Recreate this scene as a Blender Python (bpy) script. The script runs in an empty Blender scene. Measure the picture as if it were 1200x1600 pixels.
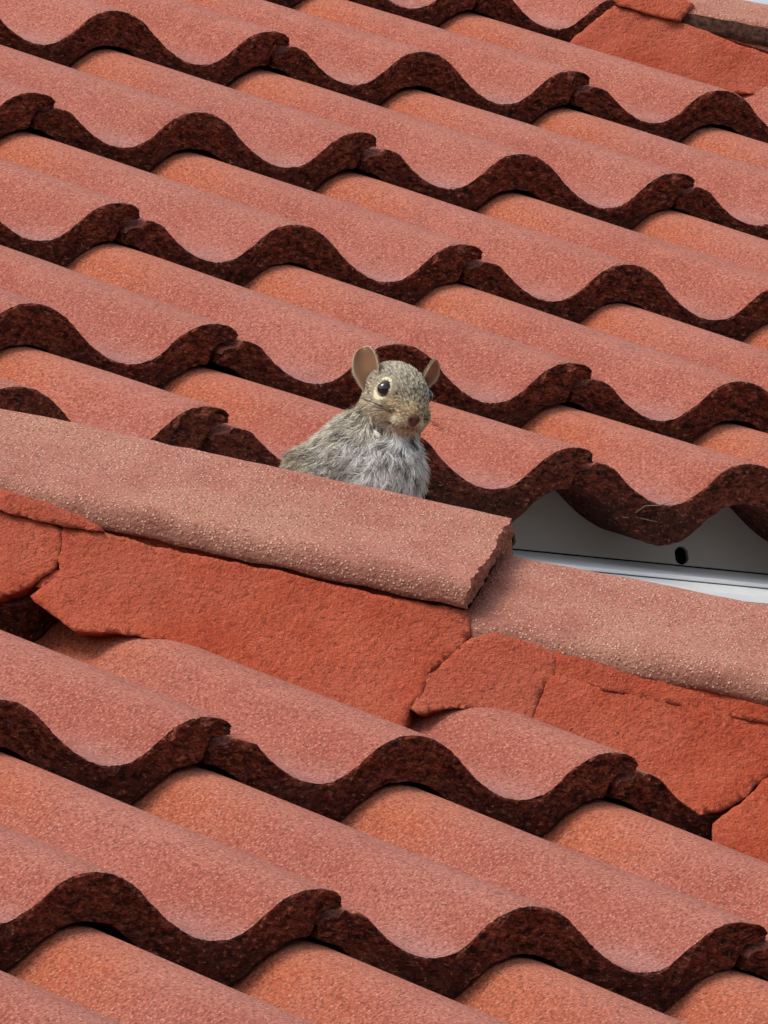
import bpy, bmesh, math, random
import numpy as np
from mathutils import Vector, Matrix, noise
from mathutils.geometry import delaunay_2d_cdt

random.seed(7)
rng = np.random.default_rng(7)
sc = bpy.context.scene
COL = sc.collection
R_ = math.radians

# ------------------------------------------------------------------ camera
cam_d = bpy.data.cameras.new('camera')
cam = bpy.data.objects.new('camera', cam_d)
COL.objects.link(cam)
CAM_R = np.array([[0.799923, -0.600097, 0.002576], [-0.080274, -0.102749, 0.991463], [-0.59471, -0.793301, -0.130363]])
cam.matrix_world = Matrix.Translation((-4.512507, -6.004295, -1.102076)) @ Matrix(CAM_R.T.tolist()).to_4x4()
cam_d.sensor_width = 36.0
cam_d.lens = 394.59
cam_d.clip_start = 0.1
cam_d.clip_end = 500.0
sc.camera = cam

# ------------------------------------------------------------------ sky and sun
SUN_EL, SUN_AZ = R_(58), R_(-76)            # azimuth measured from +Y towards +X
w = bpy.data.worlds.new('World')
sc.world = w
w.use_nodes = True
wn = w.node_tree
wn.nodes.clear()
sky = wn.nodes.new('ShaderNodeTexSky')
sky.sky_type = 'NISHITA'
sky.sun_disc = False
sky.sun_elevation = SUN_EL
sky.sun_rotation = SUN_AZ
sky.air_density = 1.0
sky.dust_density = 3.5
sky.ozone_density = 1.0
bg = wn.nodes.new('ShaderNodeBackground')
bg.inputs['Strength'].default_value = 0.12
wo = wn.nodes.new('ShaderNodeOutputWorld')
hs = wn.nodes.new('ShaderNodeHueSaturation')          # thin high cloud: a paler sky
hs.inputs['Saturation'].default_value = 0.45
wn.links.new(sky.outputs[0], hs.inputs['Color'])
wn.links.new(hs.outputs[0], bg.inputs[0])
wn.links.new(bg.outputs[0], wo.inputs[0])

sun_d = bpy.data.lights.new('sun', 'SUN')
sun_d.energy = 1.5
sun_d.angle = R_(22)
sun_d.color = (1.0, 0.95, 0.88)
sun = bpy.data.objects.new('sun', sun_d)
COL.objects.link(sun)
sd = Vector((math.sin(SUN_AZ) * math.cos(SUN_EL), math.cos(SUN_AZ) * math.cos(SUN_EL), math.sin(SUN_EL)))
sun.rotation_euler = sd.to_track_quat('Z', 'Y').to_euler()
sun.location = sd * 20

sc.view_settings.view_transform = 'Standard'
sc.view_settings.look = 'None'
sc.view_settings.gamma = 1.0
sc.view_settings.use_curve_mapping = False
sc.view_settings.exposure = 0.68

# ------------------------------------------------------------------ geometry constants (metres)
TH = R_(23.2)
u = np.array([1.0, 0, 0])
v = np.array([0, -math.cos(TH), -math.sin(TH)])        # down the slope
n = np.array([0, -math.sin(TH), math.cos(TH)])         # out of the slope
PITCH = 0.150                                           # one roll of a tile
G_UP, G_EAVE, G_LOW = 0.34923, 0.21483, 0.34093         # course gauges
LOW_O = u * -0.70153 + v * 0.83470 + n * -0.04392       # crest at a butt of the lower roof
THICK, STEP = 0.028, 0.0315


def tag(o, label, cat, group=None, kind=None):
    o['label'] = label
    o['category'] = cat
    if group:
        o['group'] = group
    if kind:
        o['kind'] = kind


def empty(name, loc=(0, 0, 0)):
    o = bpy.data.objects.new(name, None)
    o.location = loc
    o.empty_display_size = 0.05
    COL.objects.link(o)
    return o


def link(name, me, parent=None, mats=()):
    for m in mats:
        if m.name not in [x.name for x in me.materials if x]:
            me.materials.append(m)
    o = bpy.data.objects.new(name, me)
    COL.objects.link(o)
    if parent is not None:
        o.parent = parent
    return o


# ------------------------------------------------------------------ node helpers
class NT:
    def __init__(self, name):
        self.m = bpy.data.materials.new(name)
        self.m.use_nodes = True
        self.t = self.m.node_tree
        self.t.nodes.clear()
        self.out = self.t.nodes.new('ShaderNodeOutputMaterial')
        self.p = self.t.nodes.new('ShaderNodeBsdfPrincipled')
        self.t.links.new(self.p.outputs[0], self.out.inputs[0])

    def node(self, typ, **kw):
        nd = self.t.nodes.new(typ)
        for k, val in kw.items():
            setattr(nd, k, val)
        return nd

    def L(self, a, b):
        if isinstance(a, (int, float)):
            b.default_value = a
        elif isinstance(a, (tuple, list)):
            b.default_value = a if len(a) == 4 or b.type == 'VECTOR' else (*a, 1)
        else:
            self.t.links.new(a, b)

    def math(self, op, a, b=0.0, c=None, clamp=False):
        nd = self.node('ShaderNodeMath', operation=op, use_clamp=clamp)
        self.L(a, nd.inputs[0])
        self.L(b, nd.inputs[1])
        if c is not None:
            self.L(c, nd.inputs[2])
        return nd.outputs[0]

    def ramp(self, val, a, b, lo=0.0, hi=1.0):
        nd = self.node('ShaderNodeMapRange', interpolation_type='SMOOTHSTEP')
        self.L(val, nd.inputs[0])
        self.L(a, nd.inputs[1])
        self.L(b, nd.inputs[2])
        self.L(lo, nd.inputs[3])
        self.L(hi, nd.inputs[4])
        return nd.outputs[0]

    def mix(self, fac, a, b, blend='MIX'):
        nd = self.node('ShaderNodeMix', data_type='RGBA', blend_type=blend)
        self.L(fac, nd.inputs[0])
        self.L(a, nd.inputs[6])
        self.L(b, nd.inputs[7])
        return nd.outputs[2]

    def noise(self, vec, scale, detail=2.0, rough=0.5, dist=0.0):
        nd = self.node('ShaderNodeTexNoise')
        self.L(vec, nd.inputs['Vector'])
        nd.inputs['Scale'].default_value = scale
        nd.inputs['Detail'].default_value = detail
        nd.inputs['Roughness'].default_value = rough
        nd.inputs['Distortion'].default_value = dist
        return nd.outputs['Fac']

    def voronoi(self, vec, scale, feature='F1', out='Distance'):
        nd = self.node('ShaderNodeTexVoronoi', feature=feature)
        self.L(vec, nd.inputs['Vector'])
        nd.inputs['Scale'].default_value = scale
        return nd.outputs[out]

    def coords(self):
        """object coordinates, shifted per object so alike pieces differ; also the plain ones split"""
        tc = self.node('ShaderNodeTexCoord')
        oi = self.node('ShaderNodeObjectInfo')
        sh = self.node('ShaderNodeVectorMath', operation='SCALE')
        sh.inputs[0].default_value = (37.0, 17.0, 29.0)
        self.L(oi.outputs['Random'], sh.inputs['Scale'])
        ad = self.node('ShaderNodeVectorMath', operation='ADD')
        self.L(tc.outputs['Object'], ad.inputs[0])
        self.L(sh.outputs[0], ad.inputs[1])
        sp = self.node('ShaderNodeSeparateXYZ')
        self.L(tc.outputs['Object'], sp.inputs[0])
        return ad.outputs[0], sp.outputs, oi.outputs['Random']

    def bump(self, height, strength, distance, prev=None):
        nd = self.node('ShaderNodeBump')
        nd.inputs['Strength'].default_value = strength
        nd.inputs['Distance'].default_value = distance
        self.L(height, nd.inputs['Height'])
        if prev is not None:
            self.L(prev, nd.inputs['Normal'])
        return nd.outputs[0]

    def finish(self, color, rough=0.85, normal=None, spec=0.25):
        self.L(color, self.p.inputs['Base Color'])
        self.L(rough, self.p.inputs['Roughness'])
        self.p.inputs['Specular IOR Level'].default_value = spec
        if normal is not None:
            self.L(normal, self.p.inputs['Normal'])
        return self.m


def mat_tile():
    t = NT('tile_face')
    vec, xyz, rnd = t.coords()
    fine = t.noise(vec, 500, 4.0, 0.72)
    grain = t.voronoi(vec, 640)
    grain_c = t.node('ShaderNodeSeparateColor')
    t.L(t.voronoi(vec, 640, out='Color'), grain_c.inputs[0])
    mid = t.noise(vec, 34, 4.0, 0.6)
    big = t.noise(vec, 7, 2.0, 0.5)
    at = t.node('ShaderNodeAttribute', attribute_type='OBJECT', attribute_name='exposure')
    # sheltered strip under the course above keeps its first orange
    d = t.math('ADD', xyz[1], at.outputs['Fac'])                     # distance below the butt above
    d = t.math('ADD', d, t.math('MULTIPLY', t.math('SUBTRACT', mid, 0.5), 0.10))
    shel = t.ramp(d, 0.0, 0.150, 0.75, 0.0)
    red = t.mix(t.ramp(mid, 0.3, 0.7), (0.310, 0.066, 0.038, 1), (0.380, 0.102, 0.063, 1))
    red = t.mix(t.ramp(big, 0.35, 0.7, 0.0, 0.55), red, (0.41, 0.140, 0.100, 1))
    blot = t.ramp(t.noise(vec, 12, 4.0, 0.6), 0.52, 0.70, 0.0, 0.55)
    red = t.mix(blot, red, (0.32, 0.076, 0.046, 1))
    red = t.mix(t.math('MULTIPLY', rnd, 0.5), red, (0.30, 0.088, 0.064, 1))
    col = t.mix(shel, red, (0.46, 0.106, 0.036, 1))
    # pale dust washed into the troughs towards the lower edge
    tro = t.math('MULTIPLY', t.ramp(xyz[2], -0.020, -0.036), t.ramp(xyz[1], -0.10, -0.008))
    col = t.mix(t.math('MULTIPLY', tro, t.ramp(mid, 0.25, 0.6, 0.2, 0.55)), col, (0.42, 0.235, 0.220, 1))
    # light along the roll tops, painted in as a thin pale band
    crest_light = t.ramp(xyz[2], -0.012, 0.000, 0.0, 0.22)
    col = t.mix(crest_light, col, (0.47, 0.230, 0.180, 1))
    # worn grey-violet smudges
    sm = t.ramp(t.noise(vec, 16, 5.0, 0.65), 0.60, 0.74, 0.0, 0.35)
    col = t.mix(sm, col, (0.24, 0.125, 0.120, 1))
    # sand grains: light ones and dark pits
    lite = t.math('MULTIPLY', t.ramp(grain_c.outputs[0], 0.62, 0.98), t.ramp(grain, 0.60, 0.20))
    col = t.mix(t.math('MULTIPLY', lite, 0.62), col, (0.74, 0.45, 0.32, 1))
    dark = t.ramp(fine, 0.50, 0.37, 0.0, 0.86)
    col = t.mix(dark, col, (0.15, 0.036, 0.024, 1))
    pal = t.ramp(fine, 0.53, 0.64, 0.0, 0.50)
    col = t.mix(pal, col, (0.62, 0.255, 0.17, 1))
    h = t.math('ADD', t.math('MULTIPLY', fine, 1.0), t.math('MULTIPLY', lite, 0.3))
    nb = t.bump(h, 1.0, 0.0019)
    return t.finish(col, 0.82, nb, 0.3)


def mat_butt():
    t = NT('tile_broken_edge')
    vec, xyz, rnd = t.coords()
    mp = t.node('ShaderNodeMapping')
    mp.inputs['Scale'].default_value = (0.62, 1.0, 1.35)
    mp.inputs['Rotation'].default_value = (0, 0.25, 0)
    t.L(vec, mp.inputs[0])
    a = t.noise(mp.outputs[0], 260, 5.0, 0.78, 0.9)
    b = t.noise(mp.outputs[0], 150, 3.0, 0.6, 0.5)
    c = t.noise(mp.outputs[0], 340, 3.0, 0.7, 0.5)
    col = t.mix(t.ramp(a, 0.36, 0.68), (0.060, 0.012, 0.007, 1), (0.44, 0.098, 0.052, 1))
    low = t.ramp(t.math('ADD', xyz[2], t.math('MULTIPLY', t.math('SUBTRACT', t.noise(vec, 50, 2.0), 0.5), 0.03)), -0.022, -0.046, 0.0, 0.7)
    col = t.mix(low, col, (0.070, 0.023, 0.014, 1))                 # darker towards the lower rim
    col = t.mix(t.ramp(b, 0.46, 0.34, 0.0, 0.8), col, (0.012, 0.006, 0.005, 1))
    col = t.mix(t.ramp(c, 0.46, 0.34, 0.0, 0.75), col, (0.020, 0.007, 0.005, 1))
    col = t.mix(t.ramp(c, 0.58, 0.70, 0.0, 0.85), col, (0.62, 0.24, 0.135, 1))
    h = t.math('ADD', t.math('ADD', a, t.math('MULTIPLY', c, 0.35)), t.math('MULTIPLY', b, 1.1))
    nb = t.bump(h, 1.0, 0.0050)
    return t.finish(col, 0.9, nb, 0.2)


def mat_cap():
    t = NT('hip_tile_face')
    vec, xyz, rnd = t.coords()
    fine = t.noise(vec, 480, 3.0, 0.65)
    cell = t.node('ShaderNodeSeparateColor')
    t.L(t.voronoi(vec, 560, out='Color'), cell.inputs[0])
    dist = t.voronoi(vec, 560)
    mid = t.noise(vec, 30, 4.0, 0.6)
    col = t.mix(t.ramp(mid, 0.3, 0.7), (0.34, 0.113, 0.075, 1), (0.405, 0.165, 0.116, 1))
    # upright lip's shade painted into a darker lower rim; scattered paler patches
    rim = t.ramp(t.math('ADD', xyz[2], t.math('MULTIPLY', t.math('SUBTRACT', mid, 0.5), 0.03)), -0.046, -0.064, 0.0, 0.42)
    col = t.mix(rim, col, (0.15, 0.058, 0.040, 1))
    col = t.mix(t.ramp(t.noise(vec, 11, 3.0), 0.45, 0.7, 0, 0.5), col, (0.43, 0.215, 0.140, 1))
    lite = t.math('MULTIPLY', t.ramp(cell.outputs[0], 0.50, 0.92), t.ramp(dist, 0.62, 0.20))
    col = t.mix(t.math('MULTIPLY', lite, 0.70), col, (0.84, 0.54, 0.38, 1))
    dark = t.ramp(fine, 0.50, 0.31, 0.0, 0.80)
    col = t.mix(dark, col, (0.13, 0.045, 0.032, 1))
    nb = t.bump(t.math('ADD', fine, t.math('MULTIPLY', lite, 0.5)), 1.0, 0.0018)
    return t.finish(col, 0.8, nb, 0.3)


def mat_mortar():
    t = NT('red_mortar')
    vec, xyz, rnd = t.coords()
    a = t.noise(vec, 210, 5.0, 0.68, 0.3)
    mid = t.noise(vec, 22, 4.0, 0.6)
    f = t.noise(vec, 600, 2.0, 0.6)
    col = t.mix(t.ramp(mid, 0.3, 0.7), (0.37, 0.058, 0.025, 1), (0.45, 0.095, 0.048, 1))
    col = t.mix(t.ramp(t.noise(vec, 9, 2.0), 0.4, 0.75, 0.0, 0.55), col, (0.40, 0.112, 0.070, 1))
    col = t.mix(t.ramp(a, 0.44, 0.32, 0.0, 0.6), col, (0.15, 0.028, 0.017, 1))
    col = t.mix(t.ramp(f, 0.58, 0.72, 0.0, 0.55), col, (0.60, 0.21, 0.13, 1))
    col = t.mix(t.ramp(f, 0.42, 0.30, 0.0, 0.5), col, (0.17, 0.030, 0.016, 1))
    pit = t.ramp(t.noise(vec, 170, 3.0, 0.6, 0.6), 0.27, 0.22, 0.0, 0.8)
    col = t.mix(pit, col, (0.07, 0.015, 0.012, 1))
    nb = t.bump(t.math('SUBTRACT', t.math('ADD', a, t.math('MULTIPLY', f, 0.35)), pit), 1.0, 0.0034)
    return t.finish(col, 0.9, nb, 0.15)


def mat_plain(name, c, rough=0.5, spec=0.4, nscale=12, var=0.12):
    t = NT(name)
    vec, xyz, rnd = t.coords()
    k = t.noise(vec, nscale, 4.0, 0.6)
    dk = tuple(x * (1 - var * 2) for x in c)
    col = t.mix(t.ramp(k, 0.3, 0.7), (*dk, 1), (*c, 1))
    return t.finish(col, rough, None, spec)


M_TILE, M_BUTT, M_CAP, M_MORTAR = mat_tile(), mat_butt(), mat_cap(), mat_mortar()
M_RIM = mat_plain('dark_cut_edge', (0.105, 0.050, 0.034), 0.9, 0.15, 260, 0.38)  # dark brown for the rim of the upper hip cap
M_DECK = mat_plain('dark_underlay', (0.03, 0.022, 0.02), 0.9, 0.1)
M_WHITE = mat_plain('white_painted_metal', (0.80, 0.80, 0.79), 0.45, 0.4, 9, 0.05)
M_GREY = mat_plain('shaded_white_metal', (0.44, 0.405, 0.385), 0.55, 0.35, 9, 0.04)  # white gutter face, greyed in its colour to stand for eave shade
M_HOLE = mat_plain('dark_void', (0.01, 0.01, 0.01), 0.95, 0.0)
M_GROUND = mat_plain('dry_lawn', (0.16, 0.15, 0.09), 0.95, 0.1, 0.5, 0.2)
M_WALL = mat_plain('wall_render', (0.55, 0.50, 0.43), 0.9, 0.1, 3, 0.1)

# ------------------------------------------------------------------ ground and walls under the roofs
def box_mesh(name, lo, hi):
    bm = bmesh.new()
    bmesh.ops.create_cube(bm, size=1.0)
    for vv in bm.verts:
        vv.co = Vector([(lo[k] + hi[k]) / 2 + vv.co[k] * (hi[k] - lo[k]) for k in range(3)])
    me = bpy.data.meshes.new(name)
    bm.to_mesh(me)
    bm.free()
    return me


bm = bmesh.new()
bmesh.ops.create_grid(bm, x_segments=24, y_segments=24, size=160)
me = bpy.data.meshes.new('ground')
bm.to_mesh(me)
bm.free()
gr = link('ground', me, None, [M_GROUND])
gr.location = (0, 0, -2.75)
gr['kind'] = 'structure'

# ------------------------------------------------------------------ the S-profile
_a = np.array([0, .103, .2, .274, .361, .474, .565, .645, .72, .776, .83, .905])
_h = np.array([0, .045, .235, .49, .74, .95, 1, .943, .774, .525, .277, .08])
_xx = np.linspace(0, 1, 601)[:-1]
_hh = np.interp(_xx, np.append(_a, 1.0), np.append(_h, 0.0))
_kk = np.exp(-0.5 * (np.minimum(_xx, 1 - _xx) / 0.030) ** 2)
_hh = np.real(np.fft.ifft(np.fft.fft(_hh) * np.fft.fft(_kk / _kk.sum())))
_hh = (_hh - _hh.min()) / (_hh.max() - _hh.min())


def prof(x):
    a = (np.asarray(x, float) / PITCH) % 1.0
    return -0.0335 * np.interp(a, np.append(_xx, 1.0), np.append(_hh, _hh[0]))


def nz(p, s, seed=0.0):
    return noise.noise(Vector((p[0] * s + seed, p[1] * s + seed * 1.7, p[2] * s - seed * 0.6)))


def tile_mesh(seed, length, tilt_len):
    """one two-roll interlocking tile; x across (0 .. 0.3), y = 0 at the butt, -length up the slope"""
    rnd = random.Random(seed)
    led_j, lip_end = rnd.uniform(-0.0008, 0.0016), rnd.uniform(0.3135, 0.3181)
    chips = [(rnd.uniform(0.02, 0.30), rnd.uniform(0.004, 0.010), rnd.uniform(0.0006, 0.0017)) for _ in range(5)]
    xs = list(np.arange(0.005, lip_end, 0.0020)) + [lip_end - 0.004, lip_end - 0.0015, lip_end, 0.2990, 0.3005]
    xs = sorted(xs)
    top_lo, top_hi = 0.0280, 0.0370                # underlap ledge rises to the full roll here

    def ztop(x):
        z = float(prof(x))
        dep = float(np.interp(x, [0.005, 0.0075, 0.011, 0.017, 0.021, 0.03], [0.0200, 0.0165, 0.0150, 0.0122, 0.0056 + led_j, 0.0030 + led_j]))
        led = z - dep + 0.0010 * nz((x, 0, 0), 300, seed)
        k = min(1.0, max(0.0, (x - top_lo) / (top_hi - top_lo)))
        z2 = led * (1 - k) + z * k
        if x > lip_end - 0.007:
            z2 -= 0.0028 * ((x - lip_end + 0.007) / 0.007) ** 2        # rounded nose of the lip
        return z2

    def zbot(x):
        z = float(prof(x))
        if x < 0.2985:
            return z - THICK
        return z - float(np.interp(x, [0.2985, 0.3015, 0.305, lip_end - 0.005, lip_end], [THICK, 0.0170, 0.0128, 0.0108, 0.0084])) + 0.0006 * nz((x, 1, 0), 260, seed)

    def ybutt(x, q):
        """rough face; q 0 bottom .. 1 top"""
        z = q * THICK
        env = 0.35 + 0.65 * math.sin(math.pi * min(1, max(0, q))) ** 0.6
        y = env * (0.0022 * nz((x, z, 0), 110, seed) + 0.0024 * nz((x, z, 0), 270, seed) + 0.0012 * nz((x, z, 0), 480, seed)) + 0.0008 * nz((x, 0, 0), 40, seed)
        for cx, cw, cd in chips:
            if q > 0.75:
                y -= cd * math.exp(-((x - cx) / cw) ** 2) * (q - 0.75) * 4
        return max(y, -0.0046) - 0.0012 - (0.0007 if q > 0.99 else 0)

    bm = bmesh.new()
    rows = 14
    NX = len(xs)
    # butt face
    face = []
    for r in range(rows + 1):
        q = r / rows
        ring = []
        for x in xs:
            zb, zt = zbot(x), ztop(x)
            zz = zb + (zt - zb) * q
            yy = ybutt(x, q)
            if r == rows:
                zz -= 0.0004 + 0.0011 * abs(nz((x, 5, 0), 330, seed))
            if r == 0:
                zz += 0.0012 * nz((x, 9, 0), 150, seed)
            ring.append(bm.verts.new((x, yy, zz)))
        face.append(ring)
    for r in range(rows):
        for i in range(NX - 1):
            f = bm.faces.new((face[r][i], face[r][i + 1], face[r + 1][i + 1], face[r + 1][i]))
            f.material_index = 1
    # end caps of the butt band are closed by the sides below
    ysteps = [None, -0.0062, -0.02, -0.06, -0.13, -0.22, -0.31, -length]

    def surf(zf, up):
        grid = []
        for k, y in enumerate(ysteps):
            ring = []
            for i, x in enumerate(xs):
                if y is None:
                    src = face[rows][i] if up else face[0][i]
                    ring.append(bm.verts.new(src.co))
                else:
                    wob = 0.0007 * nz((x, y, 0), 14, seed + 3) if up else 0
                    ring.append(bm.verts.new((x, y, zf(x) + wob)))
            grid.append(ring)
        for k in range(len(ysteps) - 1):
            for i in range(NX - 1):
                q = (grid[k][i], grid[k][i + 1], grid[k + 1][i + 1], grid[k + 1][i])
                f = bm.faces.new(q if up else tuple(reversed(q)))
                f.smooth = True
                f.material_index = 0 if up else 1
        return grid

    gt = surf(ztop, True)
    gb = surf(zbot, False)
    for i, flip in ((0, False), (NX - 1, True)):
        fan = [(face[r][i], face[r + 1][i], gt[1][i]) for r in range(rows)] + [(face[0][i], gt[1][i], gb[1][i])]
        for q in fan:                                    # follow the ragged edge of the butt, no open sliver
            f = bm.faces.new(tuple(reversed(q)) if flip else q)
            f.material_index = 1
        for k in range(1, len(ysteps) - 1):
            q = (gb[k][i], gt[k][i], gt[k + 1][i], gb[k + 1][i])
            f = bm.faces.new(tuple(reversed(q)) if flip else q)
            f.material_index = 1
    q = [gt[-1], gb[-1]]
    for i in range(NX - 1):
        f = bm.faces.new((q[0][i], q[0][i + 1], q[1][i + 1], q[1][i]))
        f.material_index = 1
    bmesh.ops.recalc_face_normals(bm, faces=bm.faces[:])
    me = bpy.data.meshes.new('roof_tile')
    bm.to_mesh(me)
    bm.free()
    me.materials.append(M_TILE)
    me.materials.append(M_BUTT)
    return me


TILE_MESHES = [tile_mesh(s, 0.42, 0.34) for s in (11, 23, 37, 51, 68)]


def place_tile(root, origin, gauge, idx, clip=None):
    """origin = butt crest point at the left seam; gauge sets the tilt over the tile below"""
    tau = math.atan2(STEP, gauge if gauge > 0.3 else 0.27)
    yd = v * math.cos(tau) + n * math.sin(tau)
    zd = n * math.cos(tau) - v * math.sin(tau)
    rj = random.Random(idx * 7919 + 13)
    Rm = Matrix((u, -(-yd), zd)).transposed()            # columns: x across, y down the slope, z out
    Rm = Matrix.Identity(3)
    for k in range(3):
        Rm[k][0], Rm[k][1], Rm[k][2] = u[k], yd[k], zd[k]
    # x, y(down), z(out) is left handed with x right; mirror-free frame needs y up-slope, so tiles are built with y = 0 .. -length
    M = Matrix.Translation(Vector((origin + n * rj.uniform(-.0008, .0012) + v * rj.uniform(-.003, .003)).tolist())) @ Rm.to_4x4() @ Matrix.Rotation(rj.uniform(-.004, .004), 4, 'Z')
    me = TILE_MESHES[rj.randrange(len(TILE_MESHES))]
    if clip is not None:
        pc, nc = clip                                    # keep the side where (p-pc).nc > 0
        pts = [M @ Vector(c) for c in ((0, 0, 0), (.32, 0, 0), (0, -.42, 0), (.32, -.42, 0))]
        dd = [(p - pc).dot(nc) for p in pts]
        if max(dd) < 0:
            return None
        if min(dd) < 0:
            bm = bmesh.new()
            bm.from_mesh(me)
            Mi = M.inverted()
            bmesh.ops.bisect_plane(bm, geom=bm.verts[:] + bm.edges[:] + bm.faces[:], plane_co=Mi @ pc,
                                   plane_no=Mi.to_3x3() @ nc, clear_inner=True)
            me2 = bpy.data.meshes.new('roof_tile_cut')
            bm.to_mesh(me2)
            bm.free()
            for m in (M_TILE, M_BUTT):
                me2.materials.append(m)
            me = me2
    o = link('roof_tile', me, root)
    o.matrix_world = M
    o['exposure'] = float(gauge)
    return o


# ------------------------------------------------------------------ hips
S_DIR = Vector((0.70710678, -0.70710678, 0))
C_DIR = Vector((-0.70710678, -0.70710678, 0))            # away from the hip towards the near slope
HIP_LOW = Vector((-0.47021, -0.38852, 0))
HIP_UP = Vector((1.14906, 1.23075, 0))


def crest_z(y, low):
    p0 = (LOW_O if low else np.zeros(3))
    return p0[2] + (y - p0[1]) * math.tan(TH)


def hip_pt(s, c, low, dz):
    q = (HIP_LOW if low else HIP_UP) + S_DIR * s
    z = crest_z(q.y, low) + dz
    q = q + C_DIR * c
    return Vector((q.x, q.y, z))


# ------------------------------------------------------------------ upper roof
up_roof = empty('tiled_roof')
tag(up_roof, 'upper slope of red S-profile roof tiles rising behind the squirrel, eave above the white gutter', 'roof', 'red tiled roof slopes')
clip_up = (HIP_UP - C_DIR * 0.16, C_DIR)
seam_par = {-3: 1, -2: 1, -1: 0, 0: 1, 1: 0, 2: 1, 3: 0, 4: 1}
rng_i = {-3: (0, 7), -2: (-1, 7), -1: (-3, 6), 0: (-5, 6), 1: (-7, 6), 2: (-8, 6), 3: (-10, 5), 4: (-11, 3)}
tid = 0
for j in range(-3, 5):
    for k in range(*rng_i[j]):
        if k % 2 != seam_par[j]:
            continue
        b = G_EAVE if j == 4 else (j - 3) * G_UP
        tid += 1
        place_tile(up_roof, u * ((k + 3) * PITCH + 0.002) + v * b + n * (-0.006 if j == 4 else 0), G_EAVE if j == 4 else G_UP, tid, clip_up)

# ------------------------------------------------------------------ lower roof
low_roof = empty('tiled_roof')
tag(low_roof, 'lower slope of red S-profile tiles in front, ending in a mortared hip with capping tiles', 'roof', 'red tiled roof slopes')
clip_low = (HIP_LOW + C_DIR * 0.05, C_DIR)
rl = {-3: (2, 10), -2: (0, 9), -1: (-4, 8), 0: (-6, 8), 1: (-7, 6), 2: (-9, 5), 3: (-10, 3)}
for j in range(-3, 4):
    for k in range(*rl[j]):
        if (k - j) % 2:
            continue
        tid += 1
        place_tile(low_roof, LOW_O + u * (k * PITCH + 0.002) + v * (j * G_LOW), G_LOW, tid, clip_low)


def sheet(name, pts, mat, parent, th=0.01):
    bm = bmesh.new()
    top = [bm.verts.new(p) for p in pts]
    f = bm.faces.new(top)
    f.normal_update()
    ex = bmesh.ops.extrude_face_region(bm, geom=[f])
    for g in ex['geom']:
        if isinstance(g, bmesh.types.BMVert):
            g.co.z -= th
    bmesh.ops.recalc_face_normals(bm, faces=bm.faces[:])
    me = bpy.data.meshes.new(name)
    bm.to_mesh(me)
    bm.free()
    return link(name, me, parent, [mat])


def V3(a):
    return Vector([float(x) for x in a])


dz = n * -0.098
sheet('roof_deck', [V3(u * x + v * b + dz) for x, b in ((-1.5, 0.0), (-1.5, -2.6), (0.16, -2.6), (2.52, 0.0))], M_DECK, up_roof)
# near slope deck of the lower roof, bounded by its hip, and the far slope that falls away to the right
h0, h1 = -0.9, 0.9
near = [hip_pt(h0, 0, True, -0.085 - math.tan(TH) * .7071 * 0), hip_pt(h1, 0, True, -0.085)]
na = [near[0], near[1]]
lowA = LOW_O + v * 1.2 + n * -0.078
pA = V3(u * (near[1].x - LOW_O[0]) + LOW_O + v * ((near[1].y - LOW_O[1]) / -math.cos(TH) + 0) + n * 0)
sheet('roof_deck', [near[0], near[1], Vector((near[1].x, near[1].y - .4, near[1].z - .4 * math.tan(TH))),
                    Vector((-2.2, near[1].y - .4, near[1].z - .4 * math.tan(TH))), Vector((-2.2, near[0].y, near[0].z))], M_DECK, low_roof)
far_n = [hip_pt(h0, 0, True, -0.010), hip_pt(h1, 0, True, -0.010)]
far = sheet('side_slope', [far_n[0], Vector((far_n[0].x + 2.0, far_n[0].y, far_n[0].z - 2.0 * math.tan(TH))),
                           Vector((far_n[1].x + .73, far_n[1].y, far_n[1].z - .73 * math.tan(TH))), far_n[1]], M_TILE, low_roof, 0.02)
far['exposure'] = 9.0

# ------------------------------------------------------------------ hip capping tiles
CAP_PROF = [(0, 0), (7, -2.4), (16, -7.2), (25, -13), (41, -22.5), (60, -33), (84, -44.5), (96, -51), (101, -57), (102.5, -63), (102, -70)]


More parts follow.
